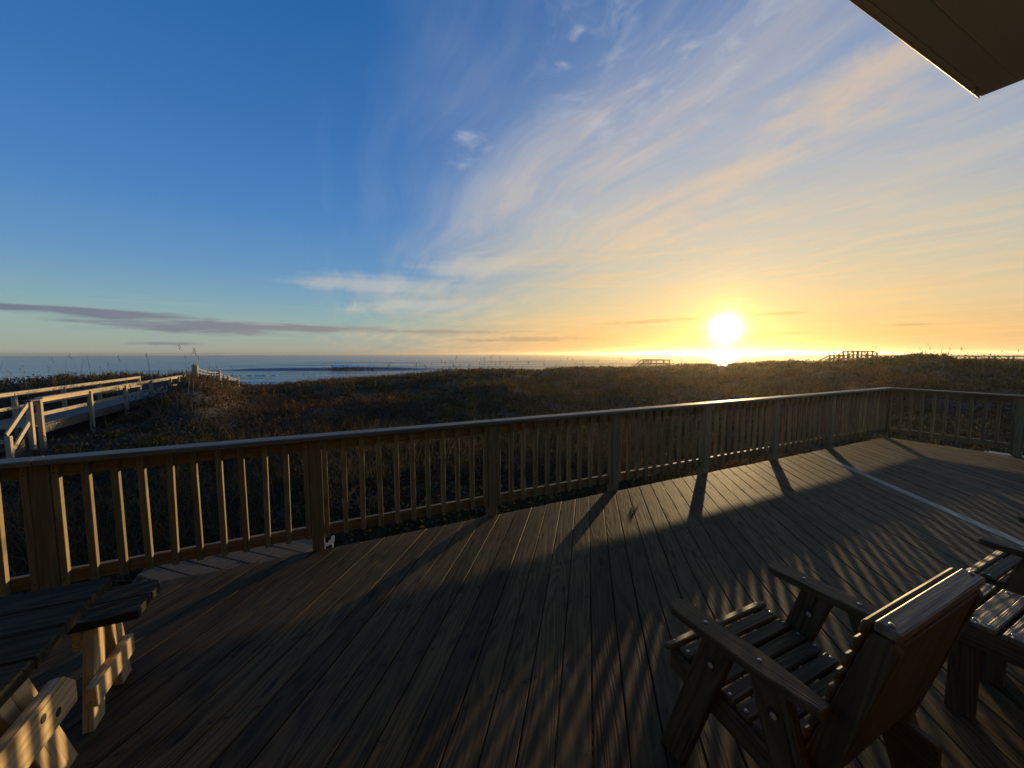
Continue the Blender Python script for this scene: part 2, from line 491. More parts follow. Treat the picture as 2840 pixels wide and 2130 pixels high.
def disc_mesh(r, h, seg, mat, dome=False):
    key = ('disc', r, h, seg, mat.name, dome)
    if key in _cache: return _cache[key]
    bm = bmesh.new()
    if dome:
        bmesh.ops.create_uvsphere(bm, u_segments=seg, v_segments=6, radius=r)
        bmesh.ops.scale(bm, vec=(1, 1, h / r), verts=bm.verts[:])
        for f in bm.faces: f.smooth = True
    else:
        bmesh.ops.create_cone(bm, cap_ends=True, segments=seg, radius1=r, radius2=r, depth=h)
    me = bpy.data.meshes.new("disc")
    bm.to_mesh(me)
    bm.free()
    me.materials.append(mat)
    _cache[key] = me
    return me


def copy_tree(o, parent=None):
    c = o.copy()
    COL.objects.link(c)
    if parent: c.parent = parent
    for ch in list(o.children):
        copy_tree(ch, c)
    return c


def np_mesh(name, verts, faces, mats, midx=None, smooth=False):
    me = bpy.data.meshes.new(name)
    k = faces.shape[1]
    me.vertices.add(len(verts))
    me.vertices.foreach_set('co', verts.astype(np.float32).ravel())
    me.loops.add(faces.size)
    me.loops.foreach_set('vertex_index', faces.astype(np.int32).ravel())
    me.polygons.add(len(faces))
    me.polygons.foreach_set('loop_start', np.arange(0, faces.size, k, dtype=np.int32))
    me.polygons.foreach_set('loop_total', np.full(len(faces), k, dtype=np.int32))
    for m_ in mats: me.materials.append(m_)
    if midx is not None: me.polygons.foreach_set('material_index', midx.astype(np.int32))
    me.polygons.foreach_set('use_smooth', np.full(len(faces), smooth))
    me.update()
    me.validate()
    return me


# ------------------------------------------------------------------ terrain
def vnoise(x, y, seed=0):
    xi, yi = np.floor(x).astype(np.int64), np.floor(y).astype(np.int64)
    fx, fy = x - xi, y - yi
    fx, fy = fx * fx * (3 - 2 * fx), fy * fy * (3 - 2 * fy)
    def h(a, b):
        n = (a * 374761393 + b * 668265263 + seed * 1442695041) & 0x7fffffff
        n = ((n ^ (n >> 13)) * 1274126177) & 0x7fffffff
        return ((n ^ (n >> 16)) & 0xffff) / 65535.0
    return (h(xi, yi) * (1 - fx) + h(xi + 1, yi) * fx) * (1 - fy) + (h(xi, yi + 1) * (1 - fx) + h(xi + 1, yi + 1) * fx) * fy


def fbm(x, y, seed=0, o=4):
    s, a = 0, 0.5
    for i in range(o):
        s = s + a * vnoise(x * 2 ** i, y * 2 ** i, seed + i)
        a *= 0.5
    return s


CREST = np.array([(-90, -.049), (-60, -.049), (-53.14, -.0490), (-50, -.0445), (-45.09, -.0430), (-42.31, -.0470), (-39.55, -.0470), (-37.3, -.0600), (-34.81, -.0740), (-31.8, -.0745),
                  (-26.02, -.0670), (-16.71, -.0600), (-9.05, -.0480), (-4.82, -.0440), (3.22, -.0480), (7.47, -.0405), (14.69, -.0380), (19.59, -.0385),
                  (24.2, -.0310), (28.5, -.0285), (34.34, -.0220), (38.18, -.0245), (39.79, -.0205), (42.52, -.0160), (44.2, -.0105), (46.31, -.0060), (47.8, -.0070),
                  (49.23, -.0125), (51.21, -.0145), (53.04, -.0160), (70, -.018), (90, -.02)])
DIST = np.array([(-90, 30), (-53, 31), (-45, 31), (-40, 27), (-37.3, 31), (-35, 38), (-30, 40), (-16, 40), (0, 45), (20, 50), (34, 54), (42, 58), (46, 62), (49, 72), (53, 78), (90, 78)])
BW_S = Vector((-11.27, 9.10, 0))           # start of the boardwalk's near handrail
BW_D = Vector((-0.454, 0.891, 0)).normalized()
BW_L = Vector((-BW_D.y, BW_D.x, 0))
BW_LEN = 11.65


def sstep(a, b, x):
    t = np.clip((x - a) / (b - a), 0, 1)
    return t * t * (3 - 2 * t)


def height(x, y):
    rg = np.hypot(x, y)
    a = np.degrees(np.arctan2(x, y))
    tz = np.interp(a, CREST[:, 0], CREST[:, 1])
    D_ = np.interp(a, DIST[:, 0], DIST[:, 1])
    zc_ = CAM_H + tz * D_
    zn = np.interp(a, [-90, -48, -36, -25, 90], [-1.05, -1.0, -0.85, -0.62, -0.62])
    s = sstep(0.0, 1.0, (rg - 7.0) / (D_ - 7.0))
    z = zn + (zc_ - zn) * s
    und = (fbm(x * 0.23, y * 0.23, 3) - 0.47) * 1.5 + (fbm(x * 0.9, y * 0.9, 9, 3) - 0.44) * 0.5
    z = z + und * sstep(5.0, 16.0, rg) * (1 - 0.7 * sstep(0.75, 1.0, rg / D_))
    back = -5.2
    z = np.where(rg > D_, zc_ + (back - zc_) * sstep(0, 1, (rg - D_) / 34.0), z)
    z = np.where(rg > D_ + 34, back - (rg - D_ - 34) * 0.02, z)
    front = sstep(100, 75, np.abs(a))
    z = z * front + (-0.65) * (1 - front)
    # keep the boardwalk's path clear
    bx = (x - BW_S.x) * BW_D.x + (y - BW_S.y) * BW_D.y
    by = (x - BW_S.x) * BW_L.x + (y - BW_S.y) * BW_L.y
    z = z + 0.55 * np.exp(-((bx - 5.8) / 3.2) ** 2) * np.exp(-((by + 2.0) / 1.4) ** 2)
    lim = np.where(bx < 9.0, -0.42, -0.42 + (bx - 9.0) * 0.16)
    msk = sstep(-0.9, -0.2, by) * sstep(2.5, 1.8, by) * (bx > -3) * (bx < 13)
    z = np.where(msk > 0, z * (1 - msk) + np.minimum(z, lim) * msk, z)
    return z


def tall(x, y):
    return float(height(np.array([float(x)]), np.array([float(y)]))[0])


azs = np.radians(np.concatenate([np.linspace(-180, -66, 40, endpoint=False), np.linspace(-66, 66, 300, endpoint=False), np.linspace(66, 180, 40, endpoint=False)]))
rgs = np.concatenate([[0.05], np.geomspace(1.0, 130, 170), [160, 220, 400]])
A_, G_ = np.meshgrid(azs, rgs)
X_, Y_ = G_ * np.sin(A_), G_ * np.cos(A_)
Z_ = height(X_, Y_)
Z_[0, :] = -0.65
Z_[-1, :] = np.minimum(Z_[-1, :], -9)
vv = np.stack([X_.ravel(), Y_.ravel(), Z_.ravel()], 1)
na, ng = len(azs), len(rgs)
ii, jj = np.meshgrid(np.arange(ng - 1), np.arange(na), indexing='ij')
j2 = (jj + 1) % na
ff = np.stack([ii * na + jj, ii * na + j2, (ii + 1) * na + j2, (ii + 1) * na + jj], -1).reshape(-1, 4)[:, ::-1]
mat, t = new_mat("dune_sand_soil")
P_ = t.new('ShaderNodeNewGeometry').outputs['Position']
n1, n2 = t.noise(P_, 1.2, 5.0, 0.6), t.noise(P_, 30.0, 3.0, 0.6)
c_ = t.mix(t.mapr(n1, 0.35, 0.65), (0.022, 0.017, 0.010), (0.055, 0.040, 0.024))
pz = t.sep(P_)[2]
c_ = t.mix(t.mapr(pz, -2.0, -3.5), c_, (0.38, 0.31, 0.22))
t.out(t.principled(c_, 0.95, t.bump(n2, 0.6, 0.03)))
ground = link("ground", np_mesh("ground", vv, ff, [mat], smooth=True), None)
tag(ground, kind='structure')

# ------------------------------------------------------------------ sea
SEA_Z = -5.3
sa_ = np.radians(np.linspace(-75, 75, 420))
sr_ = np.concatenate([np.linspace(62, 420, 420), np.geomspace(424, 3600, 60)])
A_, G_ = np.meshgrid(sa_, sr_)
X_, Y_ = G_ * np.sin(A_), G_ * np.cos(A_)
Zs = np.zeros_like(X_)
fade = np.clip(1.2 - G_ / 600, 0.0, 1)
for k, (wl, amp, ang) in enumerate([(31, .10, 4), (19, .07, -9), (12, .05, 12), (47, .12, -2)]):
    d = X_ * math.sin(R(ang)) + Y_ * math.cos(R(ang))
    ph = fbm(X_ * 0.012, Y_ * 0.02, 20 + k, 3) * 9
    Zs += amp * np.sin(d * 2 * np.pi / wl + ph) * fade * (0.4 + 1.2 * fbm(X_ * .01, Y_ * .02, 30 + k, 2))
SWELLS = [(168, -78, 44, 1.05, 3.6), (205, -20, 90, 0.35, 5.5), (250, 60, 110, 0.4, 6.0), (150, 35, 70, 0.3, 4.5), (225, -130, 60, 0.4, 5.5), (300, -60, 120, 0.5, 8.0), (185, 130, 80, 0.35, 5.0), (360, 100, 160, 0.5, 9.0)]
for (yy, xx, hw, hh, th) in SWELLS:
    line = Y_ - yy - (X_ - xx) * 0.05 - 5 * (fbm(X_ * .02, X_ * 0 + yy, 40, 2) - .4)
    envl = np.exp(-((X_ - xx) / hw) ** 4)
    prof = np.where(line < 0, np.exp(-(line / (th * 0.55)) ** 2), np.exp(-(line / (th * 1.6)) ** 2))
    Zs += hh * prof * envl
Zs += SEA_Z
vv = np.stack([X_.ravel(), Y_.ravel(), Zs.ravel()], 1)
na, ng = len(sa_), len(sr_)
ii, jj = np.meshgrid(np.arange(ng - 1), np.arange(na - 1), indexing='ij')
ff = np.stack([ii * na + jj, ii * na + jj + 1, (ii + 1) * na + jj + 1, (ii + 1) * na + jj], -1).reshape(-1, 4)[:, ::-1]
mat, t = new_mat("sea_water")
P_ = t.new('ShaderNodeNewGeometry').outputs['Position']
b1 = t.noise(t.vm('MULTIPLY', P_, (0.10, 0.60, 0.4)), 1.0, 4.0, 0.6)
b2 = t.noise(t.vm('MULTIPLY', P_, (0.012, 0.11, 0.1)), 1.0, 3.0, 0.5)
h_ = t.m('ADD', t.m('MULTIPLY', b1, 0.7), t.m('MULTIPLY', b2, 2.2))
t.out(t.principled((0.012, 0.035, 0.055), 0.18, t.bump(h_, 0.8, 0.9), IOR=1.33, Specular_IOR_Level=0.5))
sea = link("sea", np_mesh("sea", vv, ff, [mat], smooth=True), None)
tag(sea, kind='structure')
# foam on the breaking crest
fv, fx = [], []
for i in range(260):
    x = -75 + abs(rnd.gauss(0, 1)) * 7 - 3
    y = 168 + (x + 78) * 0.05 + rnd.uniform(-1.2, 0.8) + 5 * (0.37 - .4)
    hh = 1.05 * math.exp(-((x + 78) / 44) ** 4) * rnd.uniform(0.8, 1.2) + (0.7 * rnd.random() if x < -71 else 0.1)
    s = rnd.uniform(0.30, 0.75)
    hh += 0.25
    b = len(fv)
    for (a, c, e) in ((1, 0, 0), (-1, 0, 0), (0, 1, 0), (0, -1, 0), (0, 0, .8), (0, 0, -.8)):
        fv.append((x + a * s * 1.6, y + c * s, SEA_Z + hh + e * s))
    for q in ((0, 2, 4), (2, 1, 4), (1, 3, 4), (3, 0, 4), (2, 0, 5), (1, 2, 5), (3, 1, 5), (0, 3, 5)):
        fx.append([b + k for k in q])
for (ys, x0, x1, nn_) in ((104, -95, 10, 260), (113, -110, -20, 200), (127, -120, 40, 160), (96, -80, 60, 200)):
    for i in range(nn_):
        x = rnd.uniform(x0, x1)
        if float(fbm(np.array([x * 0.06]), np.array([ys * 1.0]), 71, 2)[0]) < 0.36: continue
        y = ys + x * 0.05 + 3 * float(fbm(np.array([x * 0.05]), np.array([ys * 2.0]), 72, 2)[0]) + rnd.uniform(-.6, .6)
        s_ = rnd.uniform(0.25, 0.7)
        b = len(fv)
        for (a, c, e) in ((1, 0, 0), (-1, 0, 0), (0, 1, 0), (0, -1, 0), (0, 0, .35), (0, 0, -.35)):
            fv.append((x + a * s_ * 2.2, y + c * s_ * .7, SEA_Z + 0.12 + e * s_))
        for q in ((0, 2, 4), (2, 1, 4), (1, 3, 4), (3, 0, 4), (2, 0, 5), (1, 2, 5), (3, 1, 5), (0, 3, 5)):
            fx.append([b + k for k in q])
foam = link("sea_foam", np_mesh("foam", np.array(fv), np.array(fx), [M_FOAM]), None)
tag(foam, kind='stuff')

# ------------------------------------------------------------------ deck
deck = empty("deck", (0, 0, 0))
tag(deck, kind='structure')
DAZ = R(11.1)
DD = Vector((math.sin(DAZ), math.cos(DAZ), 0))
DE = Vector((math.cos(DAZ), -math.sin(DAZ), 0))
EDGE_N, EDGE_R, BACK_N = 3.385, 9.43, -0.88


def clip(poly, nx, ny, lim):
    out = []
    for i in range(len(poly)):
        a, b = poly[i], poly[(i + 1) % len(poly)]
        fa, fb = a[0] * nx + a[1] * ny - lim, b[0] * nx + b[1] * ny - lim
        if fa <= 0: out.append(a)
        if fa * fb < 0:
            s = fa / (fa - fb)
            out.append((a[0] + (b[0] - a[0]) * s, a[1] + (b[1] - a[1]) * s))
    return out


DDn, DEn, DDr, DEr = DD.dot(NV), DE.dot(NV), DD.dot(RV), DE.dot(RV)
lines = []
k0 = 0.036
e = k0 - 56 * 0.1447
while e < 10.5:
    if not any(q[2] == 'strip' for q in lines) and e > 3.45:
        e = 3.515
        lines.append((e, e + 0.098, 'strip'))
        e += 0.1035
    else:
        wv = 0.1447 + rnd.uniform(-0.002, 0.002)
        lines.append((e, e + wv - rnd.choice((0.004, 0.005, 0.005, 0.007)), 'board'))
        e += wv
for (e0, e1, kind) in lines:
    poly = [(-15, e0), (15, e0), (15, e1), (-15, e1)]
    poly = clip(poly, DDn, DEn, EDGE_N + rnd.uniform(-0.010, 0.007))
    poly = clip(poly, DDr, DEr, EDGE_R + rnd.uniform(-0.006, 0.006))
    poly = clip(poly, -DDn, -DEn, -BACK_N)
    poly = clip(poly, -DDr, -DEr, 7.5)
    if len(poly) < 3: continue
    c = (sum(p[0] for p in poly) / len(poly), sum(p[1] for p in poly) / len(poly))
    if (max(p[0] for p in poly) - min(p[0] for p in poly)) < 0.08: continue
    loc = [(p[0] - c[0], -(p[1] - c[1])) for p in poly][::-1]
    M = frame(DD * c[0] + DE * c[1] + Vector((0, 0, -0.018 + rnd.uniform(-0.0012, 0.0012))), DD, (rnd.gauss(0, 0.004), rnd.gauss(0, 0.004), 1))
    if kind == 'strip':
        o = link("edging_board", prism_mesh(loc, 0.044, 0.004, M_STRIP), None, deck, M)
        tag(o, "narrow pale bleached board between the grey deck boards")
    else:
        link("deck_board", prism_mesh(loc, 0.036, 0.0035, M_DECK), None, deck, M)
# frame under the boards
for (a, b) in (((-7.4, EDGE_N - 0.05), (EDGE_R - 0.05, EDGE_N - 0.05)), ((EDGE_R - 0.05, EDGE_N - 0.08), (EDGE_R - 0.05, BACK_N)),
               ((-7.4, 2.0), (EDGE_R - .1, 2.0)), ((-7.4, 0.6), (EDGE_R - .1, 0.6))):
    plank("deck_joist", RN(a[0], a[1], -0.135), RN(b[0], b[1], -0.135), 0.19, 0.038, NV if abs(a[1] - b[1]) < .01 else RV, deck, M_DECK)

# pavers on the ground just past the deck edge
pav = empty("paver_path", RN(-1.0, 4.0, -0.32), ROT)
tag(pav, kind='structure')
link("paver_bed", prism_mesh([(-0.55, -0.62), (0.85, -0.62), (0.85, 0.55), (-0.55, 0.55)], 0.3, 0.0, M_HOLE), None, pav, Matrix.Translation((0, 0, -0.172)))
for i in range(-4, 5):
    for j in range(-4, 5):
        x, y = (i - j) * 0.075 * 1.42, (i + j) * 0.075 * 1.42
        a = R(45) if (i % 2 == 0) else R(-45)
        if not (-0.5 < x < 0.85 and -0.55 < y < 0.5): continue
        m_ = Matrix.Translation((x, y, rnd.uniform(-0.002, 0.003))) @ Matrix.Rotation(R(45), 4, 'Z')
        link("brick_paver", prism_mesh([(-0.071, -0.071), (0.071, -0.071), (0.071, 0.071), (-0.071, 0.071)], 0.06, 0.005, M_PAVER), None, pav, m_)

# ------------------------------------------------------------------ house (roof corner seen at upper right)
hs_ = empty("beach_house", RN(0, 0, -0.6), ROT)
tag(hs_, "house roof overhang with tan painted soffit jutting over the deck corner", "house")
HZ = 0.6
link("wall", prism_mesh([(-9, -6), (3.1, -6), (3.1, -0.9), (-9, -0.9)], 3.69, 0.0, M_WALL), None, hs_, Matrix.Translation((0, 0, 3.69 / 2)))
SZ = 3.10 + HZ
plank("soffit_board", (-9, 0.875, SZ), (3.505, 0.875, SZ), 0.115, 0.03, (0, 0, 1), hs_, M_SOFFIT, 0.002)
plank("soffit_panel", (-9, -0.04, SZ), (3.505, -0.04, SZ), 1.70, 0.026, (0, 0, 1), hs_, M_SOFFIT, 0.002)
plank("caulk_bead", (-9, 0.8145, SZ - 0.011), (3.49, 0.8145, SZ - 0.011), 0.010, 0.012, (0, 0, 1), hs_, M_BEAD, 0.003)
plank("fascia_board", (-9, 0.947, SZ + 0.085), (3.505, 0.947, SZ + 0.085), 0.20, 0.022, (0, 1, 0), hs_, M_SOFFIT, 0.002)
plank("end_fascia", (3.52, -0.9, SZ + 0.085), (3.52, 0.957, SZ + 0.085), 0.20, 0.022, (1, 0, 0), hs_, M_SOFFIT, 0.002)
plank("drip_edge", (-9, 0.9615, SZ + 0.0), (3.525, 0.9615, SZ + 0.0), 0.045, 0.006, (0, 1, 0), hs_, M_DRIP, 0.001)
prism3("roof", [(-9, 0.97, SZ + 0.20), (3.55, 0.97, SZ + 0.20), (3.55, -6.5, SZ + 2.6), (-9, -6.5, SZ + 2.6)], (0, 0.3, 1), 0.05, (1, 0, 0), hs_, M_SHINGLE, 0.004)
hk = link("hook", disc_mesh(0.012, 0.02, 8, M_SCREW), None, hs_, Matrix.Translation((3.39, 0.94, SZ - 0.025)))

# ------------------------------------------------------------------ railing
rail = empty("deck_railing", RN(0, 0, -0.6), ROT)
tag(rail, "weathered wooden railing with square balusters around the grey deck", "railing")
RZ = 0.6


def run(axis, posts, lo, hi, rev=False):
    """axis 'r': along the front edge; axis 'n': down the right side."""
    def pt(s, off, z):
        return (s, EDGE_N + off, z + RZ) if axis == 'r' else (EDGE_R + off, s, z + RZ)
    al = (1, 0, 0) if axis == 'r' else (0, 1, 0)
    nm = (0, 1, 0) if axis == 'r' else (1, 0, 0)
    for p in posts:
        plank("post", pt(p, 0.046, -0.6), pt(p, 0.046, 0.898), 0.09, 0.089, nm, rail, M_RAIL, 0.004)
    allp = sorted(posts)
    for a, b in zip(allp[:-1], allp[1:]):
        s = a + 0.045 + 0.022
        stop = b - 0.045 - 0.022
        nb = max(2, round((stop - s) / 0.1465) + 0)
        for k in range(nb + 1):
            q = s + (stop - s) * k / nb
            j = rnd.uniform(-0.003, 0.003)
            edge_b = k in (0, nb)
            q2 = 0.0 if edge_b else rnd.gauss(0, 0.005)
            bal = plank("baluster", pt(q + (0 if edge_b else j), 0.026, 0.092 + rnd.uniform(-.002, .004)), pt(q + q2, 0.026, 0.895), rnd.choice((0.036, 0.037, 0.038)), 0.037, nm, rail, M_RAIL, 0.002)
            if axis == 'r' and -2.0 < q < 4.6:
                for zz in (-0.36, 0.345, 0.375):
                    link("nail_head", disc_mesh(0.0042, 0.003, 8, M_HOLE), None, bal, Matrix.Translation((zz, rnd.uniform(-.006, .006), -0.0185)))
        plank("top_rail", pt(a + 0.046, 0.066, 0.850), pt(b - 0.046, 0.066, 0.850), 0.088, 0.036, nm, rail, M_RAIL, 0.003)
        plank("bottom_rail", pt(a + 0.046, 0.066, 0.136), pt(b - 0.046, 0.066, 0.136), 0.088, 0.036, nm, rail, M_RAIL, 0.003)
    segs = [lo]
    cut = [p for p in allp if lo < p < hi][1::2]
    segs += cut + [hi]
    for a, b in zip(segs[:-1], segs[1:]):
        plank("cap_board", pt(a + 0.0015, 0.018, 0.919), pt(b - 0.0015, 0.018 + rnd.uniform(-.003, .003), 0.919), 0.142, 0.037, (0, 0, 1), rail, M_CAP, 0.007)


run('r', [-6.23, -4.70, -3.17, -1.64, -0.11, 1.42, 2.95, 4.48, 6.01, 7.54, EDGE_R + 0.046], -7.0, EDGE_R + 0.11)
run('n', [EDGE_N - 0.02 - 1.50, EDGE_N - 0.02 - 3.0, EDGE_N - 0.02 - 4.3, EDGE_N + 0.046], -0.95, EDGE_N - 0.056)


# ------------------------------------------------------------------ garden chairs
def round_arm(L, h):
    pts = [(-L / 2, -h * 0.55), (-L * 0.2, -h), (L / 2 - 0.035, -h), (L / 2 - 0.01, -h * 0.72), (L / 2, -h * 0.3), (L / 2, h * 0.3), (L / 2 - 0.01, h * 0.72),
           (L / 2 - 0.035, h), (-L * 0.2, h), (-L / 2, h * 0.55)]
    return pts


def screw(o, parent_local):
    s = link("screw", disc_mesh(0.0075, 0.004, 10, M_SCREW, True), None, o, Matrix.Translation(parent_local))
    return s


def make_chair(loc, rot, label):
    c = empty("garden_chair", loc, rot)
    tag(c, label, "chair", "slatted wooden garden chairs on the deck")
    for s in (-1, 1):
        arm = plank("armrest", (s * 0.307, -0.215, 0.606), (s * 0.307, 0.30, 0.608), 0.090, 0.031, (0, 0, 1), c, M_CHAIR, 0.004, round_arm)
        screw(arm, (0.115, 0, 0.017)); screw(arm, (-0.075, 0, 0.017))
        X = s * 0.302
        fl = prism3("front_leg", [(X, 0.045, 0.589), (X, 0.155, 0.589), (X, 0.335, 0), (X, 0.225, 0)], (1, 0, 0), 0.036, (0, -0.3, 1), c, M_CHAIR, 0.004)
        rl = prism3("rear_leg", [(X, -0.115, 0.589), (X, 0.0, 0.589), (X, -0.19, 0), (X, -0.305, 0)], (1, 0, 0), 0.036, (0, 0.3, 1), c, M_CHAIR, 0.004)
        for leg, y, z in ((fl, 0.125, 0.50), (rl, -0.085, 0.50)):
            for q in (-1, 1):
                m_ = leg.matrix_basis.inverted() @ Matrix.Translation((X + q * 0.0185, y, z)) @ Matrix.Rotation(R(90), 4, 'Y')
                link("bolt_plug", disc_mesh(0.017, 0.004, 12, M_HOLE), None, leg, m_)
                m_ = leg.matrix_basis.inverted() @ Matrix.Translation((X + q * 0.0195, y - 0.004, z - 0.006)) @ Matrix.Rotation(R(90), 4, 'Y')
                link("bolt_head", disc_mesh(0.010, 0.005, 10, M_PLUG), None, leg, m_)
        Y = s * 0.266
        prism3("side_rail", [(Y, 0.33, 0.405), (Y, -0.28, 0.300), (Y, -0.28, 0.205), (Y, 0.33, 0.310)], (1, 0, 0), 0.034, (0, 1, 0.17), c, M_CHAIR, 0.004)
        Y = s * 0.262 + 0.015
        prism3("back_stile", [(Y, -0.105, 0.27), (Y, -0.262, 0.83), (Y, -0.276, 0.868), (Y, -0.318, 0.868), (Y, -0.332, 0.84), (Y, -0.190, 0.27)],
               (1, 0, 0), 0.034, (0, -0.2, 1), c, M_CHAIR, 0.004)
    for k in range(9):
        y = 0.322 - k * 0.0585
        z = 0.416 - (0.322 - y) * 0.172 + (0.003 if k else -0.006)
        hl = 0.305 if k < 1 else 0.279
        sl = plank("seat_slat", (-hl, y, z), (hl, y, z), 0.050, 0.021, (0, -0.17, 1) if k else (0, 0.5, 1), c, M_CHAIR, 0.006)
        screw(sl, (-0.262, 0, 0.0105)); screw(sl, (0.262, 0, 0.0105))
    for k in range(9):
        z = 0.403 + k * 0.0585
        y = -0.105 - 0.28 * (z - 0.27) + 0.012
        sl = plank("back_slat", (-0.267, y, z), (0.297, y, z), 0.046, 0.019, (0, 1, 0.28), c, M_CHAIR, 0.006)
        if k == 8:
            screw(sl, (-0.262, 0, 0.0095)); screw(sl, (0.262, 0, 0.0095))
    tr = plank("top_rail", (-0.262, -0.305, 0.886), (0.294, -0.305, 0.886), 0.052, 0.028, (0, -0.12, 1), c, M_TABLE, 0.004)
    screw(tr, (-0.26, 0.0, 0.0165)); screw(tr, (0.26, 0.0, 0.0165))
    plank("rear_panel", (-0.247, -0.222, 0.43), (-0.247, -0.318, 0.855), 0.488, 0.018, (0, -1, -0.18), c, M_CHAIR, 0.003).matrix_basis.translation.x = 0.015
    plank("stretcher", (-0.247, 0.245, 0.33), (0.247, 0.245, 0.33), 0.07, 0.03, (0, 1, 0), c, M_CHAIR, 0.003)
    return c


A_R, A_N = 1.173, 1.009
ch1 = make_chair(RN(A_R + 0.320, A_N - 0.292), ROT, "slatted wooden armchair fully in view, facing the sea from the deck")
ch2 = copy_tree(ch1)
ch2.location = RN(A_R + 1.867 + 0.307, A_N - 0.318 - 0.30)
ch2['label'] = "wooden armchair beyond the low slatted table, cut off by the picture edge"

# low table between the chairs
tb = empty("side_table", RN(A_R + 1.237, A_N - 0.335), ROT)
tag(tb, "low slatted grey wooden table standing between the two garden chairs", "table")
for k in range(6):
    y = -0.045 - k * 0.104
    sh = None
    if k == 0:
        sh = lambda L, h: [(-L / 2, -h), (L / 2, -h), (L / 2, h), (-L / 2 + 0.06, h), (-L / 2, h - 0.05)]
    sl = plank("table_slat", (0, y, 0.44), (0.475, y, 0.44), 0.088, 0.024, (0, 0, 1), tb, M_TABLE, 0.004, sh)
    for xx in (-0.205, 0.205):
        screw(sl, (xx, -0.022, 0.012)); screw(sl, (xx, 0.022, 0.012))
plank("apron", (0.02, -0.62, 0.385), (0.02, -0.01, 0.385), 0.085, 0.034, (1, 0, 0), tb, M_CHAIR)
plank("apron", (0.455, -0.62, 0.385), (0.455, -0.01, 0.385), 0.085, 0.034, (1, 0, 0), tb, M_CHAIR)
plank("apron", (0.038, -0.04, 0.385), (0.437, -0.04, 0.385), 0.085, 0.034, (0, 1, 0), tb, M_CHAIR)
for xx in (0.056, 0.418):
    for yy in (-0.105, -0.54):
        plank("leg", (xx, yy, 0), (xx, yy, 0.427), 0.088, 0.036, (1, 0, 0), tb, M_CHAIR)

# ------------------------------------------------------------------ picnic table and bench at lower left
pt_ = empty("picnic_table", RN(-0.755, 1.54), ROT)
tag(pt_, "grey plank picnic table with sunlit pine trestle legs at the left", "table")
for k in range(5):
    y = 0.29 - k * 0.145
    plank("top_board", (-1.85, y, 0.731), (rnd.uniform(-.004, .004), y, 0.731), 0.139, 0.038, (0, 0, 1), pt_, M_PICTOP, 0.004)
for xx in (-0.165, -1.68):
    X = xx
    plank("cleat", (X, -0.33, 0.667), (X, 0.33, 0.667), 0.088, 0.038, (1, 0, 0), pt_, M_PINE, 0.003,
          lambda L, h: [(-L / 2 + .05, -h), (L / 2 - .05, -h), (L / 2, 0), (L / 2, h), (-L / 2, h), (-L / 2, 0)])
    for s in (-1, 1):
        prism3("trestle_leg", [(X - 0.041 * s, s * 0.07, 0.62), (X - 0.041 * s, s * 0.21, 0.62), (X - 0.041 * s, s * 0.475, 0), (X - 0.041 * s, s * 0.335, 0)], (1, 0, 0), 0.038, (0, s * 0.4, -1), pt_, M_PINE, 0.003)
    cb = plank("crossbar", (X + 0.043, -0.38, 0.40), (X + 0.043, 0.32, 0.40), 0.14, 0.040, (1, 0, 0), pt_, M_PINE, 0.004,
               lambda L, h: [(-L / 2 + .05, -h), (L / 2, -h), (L / 2, h * 0.1), (L / 2 - .06, h), (-L / 2, h)])
    for dx_ in (0.24, 0.17):
        m_ = Matrix.Translation((dx_, -0.02 if dx_ > .2 else 0.02, 0.020))
        link("bolt_plug", disc_mesh(0.014, 0.003, 12, M_HOLE), None, cb, m_)

bn = empty("plank_bench", RN(-0.785, 2.318), ROT)
tag(bn, "low dark plank bench with rounded corner between picnic table and railing", "bench")
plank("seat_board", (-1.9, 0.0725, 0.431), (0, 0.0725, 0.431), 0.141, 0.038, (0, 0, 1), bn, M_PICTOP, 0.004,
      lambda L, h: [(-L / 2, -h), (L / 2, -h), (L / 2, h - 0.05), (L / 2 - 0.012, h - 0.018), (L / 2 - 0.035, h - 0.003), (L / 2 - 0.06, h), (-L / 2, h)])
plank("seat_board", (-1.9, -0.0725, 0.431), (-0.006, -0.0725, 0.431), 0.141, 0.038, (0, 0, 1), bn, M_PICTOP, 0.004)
for xx in (-0.17, -1.7):
    for s in (-1, 1):
        prism3("trestle_leg", [(xx, -.03 + s * 0.015, 0.411), (xx, -.03 + s * 0.105, 0.411), (xx, -.03 + s * 0.175, 0), (xx, -.03 + s * 0.085, 0)], (1, 0, 0), 0.038, (0, s * 0.15, -1), bn, M_PINE, 0.003)
    plank("brace", (xx + 0.039, -0.25, 0.18), (xx + 0.039, 0.09, 0.18), 0.088, 0.038, (1, 0, 0), bn, M_PINE, 0.003)
    plank("cleat", (xx - 0.039, -0.13, 0.367), (xx - 0.039, 0.13, 0.367), 0.088, 0.038, (1, 0, 0), bn, M_PINE, 0.003)

